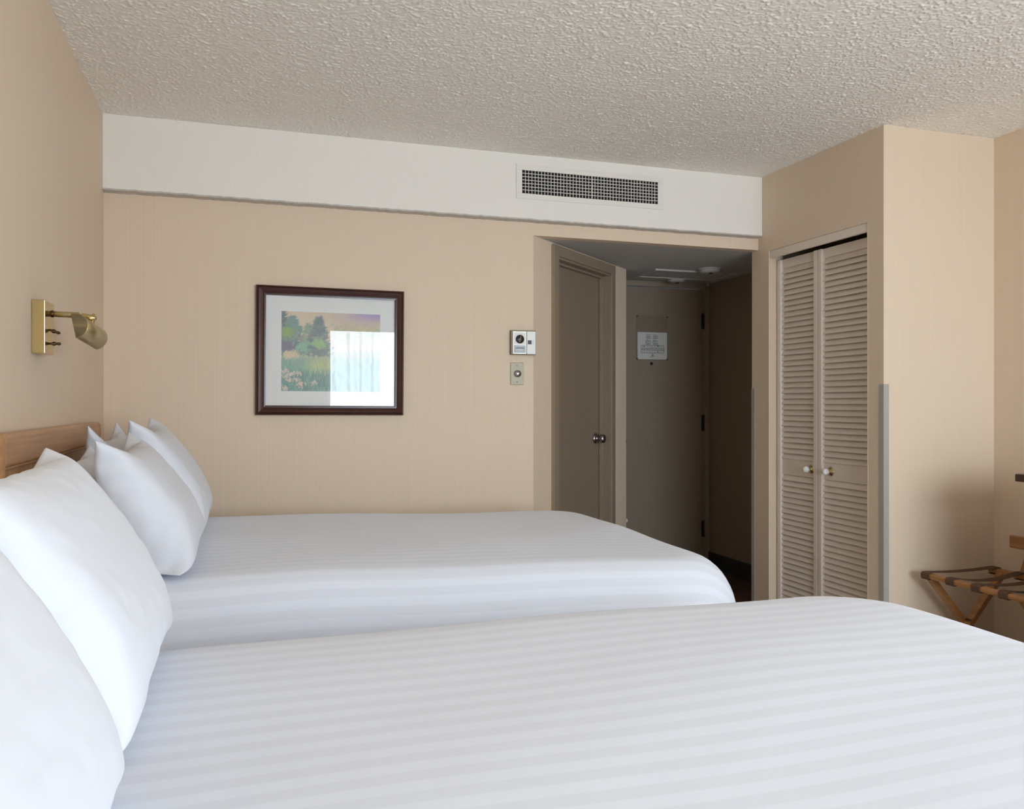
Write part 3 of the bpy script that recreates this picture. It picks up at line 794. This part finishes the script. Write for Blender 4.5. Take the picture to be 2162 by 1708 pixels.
# ------------------------------------------------------------------ beds and bedspreads
def bed(label, cy, grp):
    e = empty('bed', (0.47, cy, 0), label=label, cat='bed', group=grp)
    bm = bmesh.new(); bm_box(bm, -1.0, 0.92, -0.62, 0.62, 0.38, 0.665, 0.06, 4); from_bm('mattress', bm, M_MATTRESS, e)
    box('box_spring', -1.0, 0.90, -0.61, 0.61, 0.16, 0.38, M_MATTRESS, e, bev=0.02)
    for sx in (-0.9, 0.8):
        for sy in (-0.5, 0.5): box('leg', sx - .03, sx + .03, sy - .03, sy + .03, 0, 0.16, M_OAK, e)

def bedspread(label, y0, y1, x0, x1, ztop, seed, rx, rz, slope):
    rnd = np.random.default_rng(seed)
    Rc = 0.10
    ix0, ix1, iy0, iy1 = x0 + 0.02, x1 - rx, y0 + rx, y1 - rx
    ph = rnd.random(8) * 2 * PI
    def topz(x, y):
        z = ztop - slope * max(0, (x - 0.2)) - 0.006 * ((y - (y0 + y1) / 2) / 0.7) ** 2
        z += 0.0035 * math.sin(3.1 * x + ph[0]) * math.sin(4.3 * y + ph[1]) + 0.0022 * math.sin(7.7 * x + 3 * y + ph[2]) + 0.0016 * math.sin(11 * y - 5 * x + ph[3])
        return z
    # outline of the inner rectangle with rounded foot corners, as (point, outward normal)
    def outline(inset):
        pts = []
        r = Rc
        ax0, ax1, ay0, ay1 = ix0 + inset, ix1 - inset, iy0 + inset, iy1 - inset
        nL, nW, nC = 70, 46, 12
        for k in range(nL): pts.append((ax0 + (ax1 - r - ax0) * k / nL, ay0, 0, -1))
        for k in range(nC):
            a = -PI / 2 + PI / 2 * k / nC; pts.append((ax1 - r + r * math.cos(a), ay0 + r + r * math.sin(a), math.cos(a), math.sin(a)))
        for k in range(nW): pts.append((ax1, ay0 + r + (ay1 - ay0 - 2 * r) * k / nW, 1, 0))
        for k in range(nC):
            a = PI / 2 * k / nC; pts.append((ax1 - r + r * math.cos(a), ay1 - r + r * math.sin(a), math.cos(a), math.sin(a)))
        for k in range(nL + 1): pts.append((ax1 - r + (ax0 - ax1 + r) * k / nL, ay1, 0, 1))
        return pts
    ol = outline(0)
    n = len(ol)
    verts, weave = [], []
    prof = []                               # (outward, drop, arc length)
    s = 0; po = (0, 0)
    for k in range(0, 13):
        a = PI / 2 * k / 12
        q = (rx * math.sin(a) ** 1.0, rz * (1 - math.cos(a)))
        s += math.hypot(q[0] - po[0], q[1] - po[1]); prof.append((q[0], q[1], s)); po = q
    for k in range(1, 19):
        q = (rx + 0.012 * k / 18, rz + (ztop - rz - 0.03) * k / 18)
        s += math.hypot(q[0] - po[0], q[1] - po[1]); prof.append((q[0], q[1], s)); po = q
    zmin = 0.03
    per = np.cumsum([0] + [math.hypot(ol[i + 1][0] - ol[i][0], ol[i + 1][1] - ol[i][1]) for i in range(n - 1)])
    for (o_, dr, al) in prof:
        for i, (x, y, nx, ny) in enumerate(ol):
            f = max(0, (dr - rz) / (ztop - rz))
            corner = abs(nx * ny) * 2
            fold = f * (0.010 * math.sin(per[i] * 9 + ph[4]) + 0.006 * math.sin(per[i] * 21 + ph[5])) + corner * f * 0.035 * (0.6 + math.sin(per[i] * 34 + ph[6]))
            oo = o_ + fold
            z = topz(x, y) - dr
            verts.append((x + nx * oo, y + ny * oo, max(z, zmin))); weave.append(y + ny * al)
    faces = []
    for k in range(len(prof) - 1):
        for i in range(n - 1):
            a = k * n + i; faces.append((a, a + n, a + n + 1, a + 1))
    # top: fill the inner outline by spanning between its two long sides
    base = len(verts)
    nL, nW, nC = 70, 46, 12
    # grid on the inner area
    GX, GY = 84, 60
    for i in range(GX + 1):
        for jy in range(GY + 1):
            x = ix0 + (ix1 - ix0) * i / GX; y = iy0 + (iy1 - iy0) * jy / GY
            # pull the grid corners onto the rounded outline
            if x > ix1 - Rc:
                for yc, sg in ((iy0 + Rc, -1), (iy1 - Rc, 1)):
                    if (y - yc) * sg > 0:
                        dx, dy = x - (ix1 - Rc), y - yc; m_ = max(abs(dx), abs(dy)); L = math.hypot(dx, dy)
                        if L > 1e-9: x, y = ix1 - Rc + dx * m_ / L, yc + dy * m_ / L
            verts.append((x, y, topz(x, y))); weave.append(y)
    for i in range(GX):
        for jy in range(GY):
            a = base + i * (GY + 1) + jy; faces.append((a, a + GY + 1, a + GY + 2, a + 1))
    me = bpy.data.meshes.new('bedspread'); me.from_pydata(verts, [], faces)
    at = me.attributes.new('weave', 'FLOAT', 'POINT'); at.data.foreach_set('value', weave)
    me.materials.append(M_SPREAD)
    bm = bmesh.new(); bm.from_mesh(me)
    bmesh.ops.remove_doubles(bm, verts=bm.verts, dist=0.0004)
    bmesh.ops.recalc_face_normals(bm, faces=bm.faces); bm.to_mesh(me); bm.free()
    o = mesh_obj('bedspread', me, None, None, True, label=label, cat='bedspread', group='white striped bedspreads')
    return o

FY0, FY1, NY0, NY1 = 2.225, 3.720, 0.315, 1.800
bed('far double bed next to the back wall, under its white bedspread', (FY0 + FY1) / 2, 'double beds')
bed('near double bed in the foreground, under its white bedspread', (NY0 + NY1) / 2, 'double beds')
bedspread('white tone-on-tone striped bedspread on the far bed by the picture wall', FY0, FY1, -0.53, 1.57, 0.722, 4, 0.16, 0.20, 0.03)
bedspread('white tone-on-tone striped bedspread on the near bed in the foreground', NY0, NY1, -0.53, 1.55, 0.730, 9, 0.20, 0.12, 0.0)

# ------------------------------------------------------------------ pillows: a sewn pouch inflated with simple cloth relaxation
def pillow_mesh(seed, W=0.70, H=0.50, nx=54, ny=38, puff=0.017, steps=150, iters=7):
    r = np.random.default_rng(seed)
    gx, gy = np.meshgrid(np.linspace(-W / 2, W / 2, nx), np.linspace(-H / 2, H / 2, ny), indexing='ij')
    top = np.arange(nx * ny).reshape(nx, ny)
    bot = top.copy(); inner = np.zeros((nx, ny), bool); inner[1:-1, 1:-1] = True
    bot[inner] = nx * ny + np.arange(inner.sum())
    N = nx * ny + inner.sum()
    P = np.zeros((N, 3))
    P[top.ravel(), 0] = gx.ravel(); P[top.ravel(), 1] = gy.ravel(); P[bot.ravel(), 0] = gx.ravel(); P[bot.ravel(), 1] = gy.ravel()
    P[top[inner], 2] = 0.01 + 0.004 * r.random(inner.sum()); P[bot[inner], 2] = -0.01 - 0.004 * r.random(inner.sum())
    E = []
    for g in (top, bot):
        E += [np.stack([g[:-1].ravel(), g[1:].ravel()], 1), np.stack([g[:, :-1].ravel(), g[:, 1:].ravel()], 1),
              np.stack([g[:-1, :-1].ravel(), g[1:, 1:].ravel()], 1), np.stack([g[1:, :-1].ravel(), g[:-1, 1:].ravel()], 1)]
    E = np.unique(np.sort(np.concatenate(E), 1), axis=0)
    flat = P.copy(); flat[:, 2] = 0
    L0 = np.linalg.norm(flat[E[:, 0]] - flat[E[:, 1]], axis=1) * (1 + 0.020 * r.standard_normal(len(E)))
    Q = [np.stack([top[:-1, :-1], top[1:, :-1], top[1:, 1:], top[:-1, 1:]], -1).reshape(-1, 4),
         np.stack([bot[:-1, :-1], bot[:-1, 1:], bot[1:, 1:], bot[1:, :-1]], -1).reshape(-1, 4)]
    Q = np.concatenate(Q)
    deg = np.bincount(E.ravel(), minlength=N)[:, None]
    V = np.zeros_like(P)
    for st in range(steps):
        d1 = P[Q[:, 2]] - P[Q[:, 0]]; d2 = P[Q[:, 3]] - P[Q[:, 1]]
        fn = np.cross(d1, d2) * 0.5
        vn = np.zeros_like(P)
        for k in range(4):
            for c_ in range(3): vn[:, c_] += np.bincount(Q[:, k], fn[:, c_], N)
        vol = (fn * P[Q].mean(1)).sum() / 3
        target = puff
        pr = max(0.0, (target - vol) / target) * 2.2
        Vn = vn / (W * H / (nx * ny)) * 0.0014 * pr
        old = P.copy()
        P = P + V * 0.88 + Vn
        for it in range(iters):
            d = P[E[:, 1]] - P[E[:, 0]]; L = np.linalg.norm(d, axis=1) + 1e-12
            ex = (L - L0); ex = np.where(ex > 0, ex, ex * 0.12)
            cr = d * (ex / L * 0.5)[:, None]
            ac = np.zeros_like(P)
            for c_ in range(3):
                ac[:, c_] = np.bincount(E[:, 0], cr[:, c_], N) - np.bincount(E[:, 1], cr[:, c_], N)
            P = P + ac / deg * 1.9
        V = P - old
    # a little smoothing that keeps the larger creases
    for k in range(1):
        ac = np.zeros_like(P)
        for c_ in range(3):
            ac[:, c_] = np.bincount(E[:, 0], P[E[:, 1], c_], N) + np.bincount(E[:, 1], P[E[:, 0], c_], N)
        P = P * 0.55 + ac / deg * 0.45
    return P, Q, top, bot

PM = [pillow_mesh(s) for s in (21, 34, 47)]

def pillow(label, var, cx, cy, tilt, zbase, flip=1, slump=0.0, twist=0.0, ear=0.0, thick=1.0, hs=1.0, group=None):
    P, Q, top, bot = PM[var]
    p = P.copy()
    if flip < 0: p[:, 0] *= -1; p[:, 2] *= -1
    w, h, t = p[:, 0].copy(), p[:, 1].copy(), p[:, 2].copy()
    hmax = 0.22
    # filling settles: thinner at the top, fuller below
    k = 1.0 - 0.28 * np.clip((h + 0.02) / hmax, 0, 1) + 0.10 * np.clip(-h / hmax, 0, 1)
    t = t * k * thick; h = h * hs
    # ears: pull the upper corners up
    cw = np.clip((np.abs(w) - 0.20) / 0.12, 0, 1) * np.clip((h - 0.10) / 0.10, 0, 1)
    h = h + ear * cw
    # belly leans forward
    a = tilt
    X = -h * math.sin(a) + t * math.cos(a); Z = h * math.cos(a) + t * math.sin(a); Y = w
    X = X - slump * np.clip(h / hmax, 0, 1) ** 2
    Yr = Y * math.cos(twist) - X * math.sin(twist); Xr = X * math.cos(twist) + Y * math.sin(twist)
    zmin = Z.min()
    Z = Z - zmin - 0.035
    Z = np.where(Z < 0.03, 0.03 * np.exp((Z - 0.03) / 0.03) * 1.0, Z)      # flattened where it rests
    pts = np.stack([Xr, Yr, Z], 1)
    me = bpy.data.meshes.new('pillow'); me.from_pydata(pts.tolist(), [], Q.tolist())
    me.materials.append(M_LINEN)
    bm = bmesh.new(); bm.from_mesh(me); bmesh.ops.recalc_face_normals(bm, faces=bm.faces); bm.to_mesh(me); bm.free()
    o = mesh_obj('pillow', me, None, None, True, loc=(cx, cy, zbase), label=label, cat='pillow', group=group)
    sub = o.modifiers.new('subdivision', 'SUBSURF'); sub.levels = 1; sub.render_levels = 1
    return o
ZB, ZN = 0.726, 0.734
G = 'white pillows on the beds'
pillow('white pillow leaning on the headboard, far bed, half nearer the gap between the beds', 0, -0.430, 2.64, math.radians(12), ZB, 1, ear=0.02, thick=0.68, hs=0.78, group=G)
pillow('white pillow leaning on the headboard, far bed, corner standing highest against the back wall', 1, -0.430, 3.30, math.radians(12), ZB, -1, ear=0.04, thick=0.68, hs=0.87, group=G)
pillow('white front pillow of the far bed, half nearer the gap between the beds', 2, -0.250, 2.64, math.radians(27), ZB, 1, ear=0.03, thick=0.95, hs=0.92, group=G)
pillow('white front pillow of the far bed, half next to the back wall', 0, -0.250, 3.31, math.radians(25), ZB, -1, ear=0.03, thick=0.95, group=G)
pillow('white pillow hidden behind the front pillow of the near bed, far half', 1, -0.430, 1.42, math.radians(12), ZN, 1, ear=0.02, thick=0.68, hs=0.78, group=G)
pillow('large bright white front pillow of the near bed, far half', 0, -0.255, 1.41, math.radians(25), ZN, 1, ear=0.0, hs=0.98, thick=0.95, group=G)
pillow('shaded white front pillow of the near bed in the lower left corner', 2, -0.255, 0.74, math.radians(25), ZN, -1, ear=0.02, thick=0.95, group=G)

# ------------------------------------------------------------------ folding luggage rack
rk = empty('luggage_rack', (3.09, 2.71, 0), label='folding oak luggage rack with brown webbing straps by the closet wall', cat='luggage rack')
def rp(X, Y, Z): return (X - 3.09, Y - 2.71, Z)
XF, XB, ZR, YR0, YR1 = 2.902, 3.285, 0.412, 2.44, 2.975
bar('rail', rp(XF, YR0, ZR), rp(XF, YR1, ZR), 0.030, 0.024, M_RACK, rk, bev=0.007)
bar('rail', rp(XB, YR0, ZR), rp(XB, YR1, ZR), 0.030, 0.024, M_RACK, rk, bev=0.007)
for y in (YR1 - 0.035, YR0 + 0.035):
    bar('leg', rp(XF + 0.004, y, ZR - 0.008), rp(XB - 0.02, y, 0.0), 0.026, 0.034, M_RACK, rk, up=(0, 1, 0), bev=0.004)
    bar('leg', rp(XB - 0.004, y - 0.03, ZR - 0.008), rp(XF + 0.02, y - 0.03, 0.0), 0.026, 0.034, M_RACK, rk, up=(0, 1, 0), bev=0.004)
    lathe('pivot_bolt', [(0.008, -0.03), (0.008, 0.03)], rp((XF + XB) / 2, y - 0.015, ZR / 2), (0, 1, 0), M_BRONZE, rk, 12)
bar('stretcher', rp(XB - 0.04, YR0 + 0.03, 0.06), rp(XB - 0.04, YR1 - 0.03, 0.06), 0.02, 0.02, M_RACK, rk)
bar('stretcher', rp(XF + 0.04, YR0 + 0.03, 0.06), rp(XF + 0.04, YR1 - 0.03, 0.06), 0.02, 0.02, M_RACK, rk)
# webbing: sagging band wrapped round both rails
def strap(y, sag):
    bm = bmesh.new(); w = 0.022
    pts = []
    def wrap(cx, side):
        a = 0.018
        return [(cx + side * a, ZR - 0.016), (cx + side * a, ZR + 0.010), (cx + side * 0.012, ZR + 0.0155)]
    left = [(XF + 0.016, ZR - 0.0145), (XF - 0.014, ZR - 0.0145), (XF - 0.0175, ZR - 0.008), (XF - 0.0175, ZR + 0.008), (XF - 0.012, ZR + 0.0145), (XF + 0.012, ZR + 0.0145)]
    right = [(XB - 0.012, ZR + 0.0145), (XB + 0.012, ZR + 0.0145), (XB + 0.0175, ZR + 0.008), (XB + 0.0175, ZR - 0.008), (XB + 0.014, ZR - 0.0145), (XB - 0.016, ZR - 0.0145)]
    mid = []
    for k in range(1, 12):
        f = k / 12
        mid.append((XF + 0.012 + (XB - XF - 0.024) * f, ZR + 0.0145 - sag * 4 * f * (1 - f)))
    path = left + mid + right
    rows = []
    for i, (x, z) in enumerate(path):
        x0, z0 = path[max(i - 1, 0)]; x1, z1 = path[min(i + 1, len(path) - 1)]
        tx, tz = x1 - x0, z1 - z0; L = math.hypot(tx, tz); nx_, nz_ = -tz / L * 0.0016, tx / L * 0.0016
        rows.append([bm.verts.new(rp(x + s * nx_, yy, z + s * nz_)) for s, yy in ((0, y - w), (1, y - w), (1, y + w), (0, y + w))])
    for a, b_ in zip(rows[:-1], rows[1:]):
        for k in range(4): bm.faces.new((a[k], a[(k + 1) % 4], b_[(k + 1) % 4], b_[k]))
    bm.faces.new(rows[0]); bm.faces.new(rows[-1])
    from_bm('strap', bm, M_STRAP, rk)
for k, y in enumerate((2.950, 2.815, 2.683, 2.552)):
    strap(y, (0.006, 0.020, 0.012, 0.016)[k])
# raised back guard
bar('back_guard', rp(3.315, 2.46, 0.553), rp(3.315, 2.892, 0.553), 0.020, 0.056, M_RACK, rk, bev=0.006)
for y in (2.800, 2.52):
    bar('guard_post', rp(3.305, y + 0.025, ZR - 0.02), rp(3.318, y - 0.02, 0.56), 0.034, 0.016, M_RACK, rk, up=(1, 0, 0), bev=0.004)

# ------------------------------------------------------------------ dresser beyond the right edge: only the end of its top shows
ds = empty('dresser', (3.12, 1.75, 0), label='dark brown dresser top entering at the right edge of the picture', cat='dresser')
zt = 0.905
box('top', 2.852 - 3.12, XR - 0.004 - 3.12, 1.05 - 1.75, 2.470 - 1.75, zt - 0.030, zt, M_DRESSER, ds, bev=0.004)
box('carcass', 2.880 - 3.12, XR - 0.008 - 3.12, 1.08 - 1.75, 2.425 - 1.75, 0.06, zt - 0.030, M_DRESSER, ds, bev=0.003)
for cx in (0, 1):
    for k in range(4):
        y0 = 1.10 + cx * 0.665; z0 = 0.09 + k * 0.195
        dr = box('drawer', 2.866 - 3.12, 2.880 - 3.12, y0 - 1.75, y0 + 0.645 - 1.75, z0, z0 + 0.18, M_DRESSER, ds, bev=0.003)
        lathe('drawer_knob', [(0.006, 0), (0.006, 0.012), (0.014, 0.018), (0.012, 0.026), (0, 0.028)], (2.866 - 3.12, y0 + 0.32 - 1.75, z0 + 0.09), (-1, 0, 0), M_BRASS_SATIN, dr, 14)
for x in (2.91, 3.36):
    for y in (1.12, 2.39): box('foot', x - .025 - 3.12, x + .025 - 3.12, y - .025 - 1.75, y + .025 - 1.75, 0, 0.06, M_DRESSER, ds)

# ------------------------------------------------------------------ window, sheer curtains and valance behind the camera
wn = empty('window_1', (0, WIN_Y, 0), kind='structure', label='wide window with white frame behind the camera, reflected in the picture glass')
for x in (WIN_X0, WIN_X0 + (WIN_X1 - WIN_X0) / 2 - 0.02, WIN_X1 - 0.04):
    box('frame_post', x, x + 0.04, -0.04, 0.0, WIN_Z0, WIN_Z1, M_WHITE, wn)
for z in (WIN_Z0, WIN_Z1 - 0.04):
    box('frame_rail', WIN_X0, WIN_X1, -0.04, 0.0, z, z + 0.04, M_WHITE, wn)
box('sill', WIN_X0 - 0.03, WIN_X1 + 0.03, 0.0, 0.14, WIN_Z0 - 0.03, WIN_Z0, M_WHITE, wn, bev=0.004)
def sheer(x0, x1, y, seed, label):
    r = np.random.default_rng(seed); nx, nz = 160, 24; ph = r.random(4) * 6
    vs, fs = [], []
    for i in range(nx + 1):
        for k in range(nz + 1):
            f = i / nx; g_ = k / nz
            x = x0 + (x1 - x0) * f + (1 - g_) * 0.05 * (0.5 - f)
            yy = y + 0.028 * math.sin(f * 2 * PI * 8 + ph[0] + 0.6 * math.sin(f * 9 + ph[1])) * (0.5 + 0.5 * g_) + 0.01 * math.sin(f * 60 + ph[2])
            vs.append((x, yy, 0.04 + (2.10 - 0.04) * g_))
    for i in range(nx):
        for k in range(nz):
            a = i * (nz + 1) + k; fs.append((a, a + nz + 1, a + nz + 2, a + 1))
    me = bpy.data.meshes.new('sheer_curtain'); me.from_pydata(vs, [], fs)
    mesh_obj('sheer_curtain', me, M_SHEER, None, True, label=label, cat='curtain', group='sheer curtains')
sheer(0.93, 2.04, -1.36, 2, 'white sheer curtain, left edge of the reflection in the picture')
sheer(2.06, 3.22, -1.36, 6, 'white sheer curtain, right part of the reflection in the picture')
vl = empty('curtain_valance', (0, YF, 0), label='pale valance box above the sheer curtains in the reflection', cat='valance')
box('front_board', 0.86, 3.28, 0.19, 0.205, 1.98, 2.22, M_VALANCE, vl, bev=0.003)
for x in (0.86, 3.268): box('end_board', x, x + 0.012, 0.0, 0.19, 1.98, 2.22, M_VALANCE, vl)
box('top_board', 0.86, 3.28, 0.0, 0.19, 2.208, 2.22, M_VALANCE, vl)
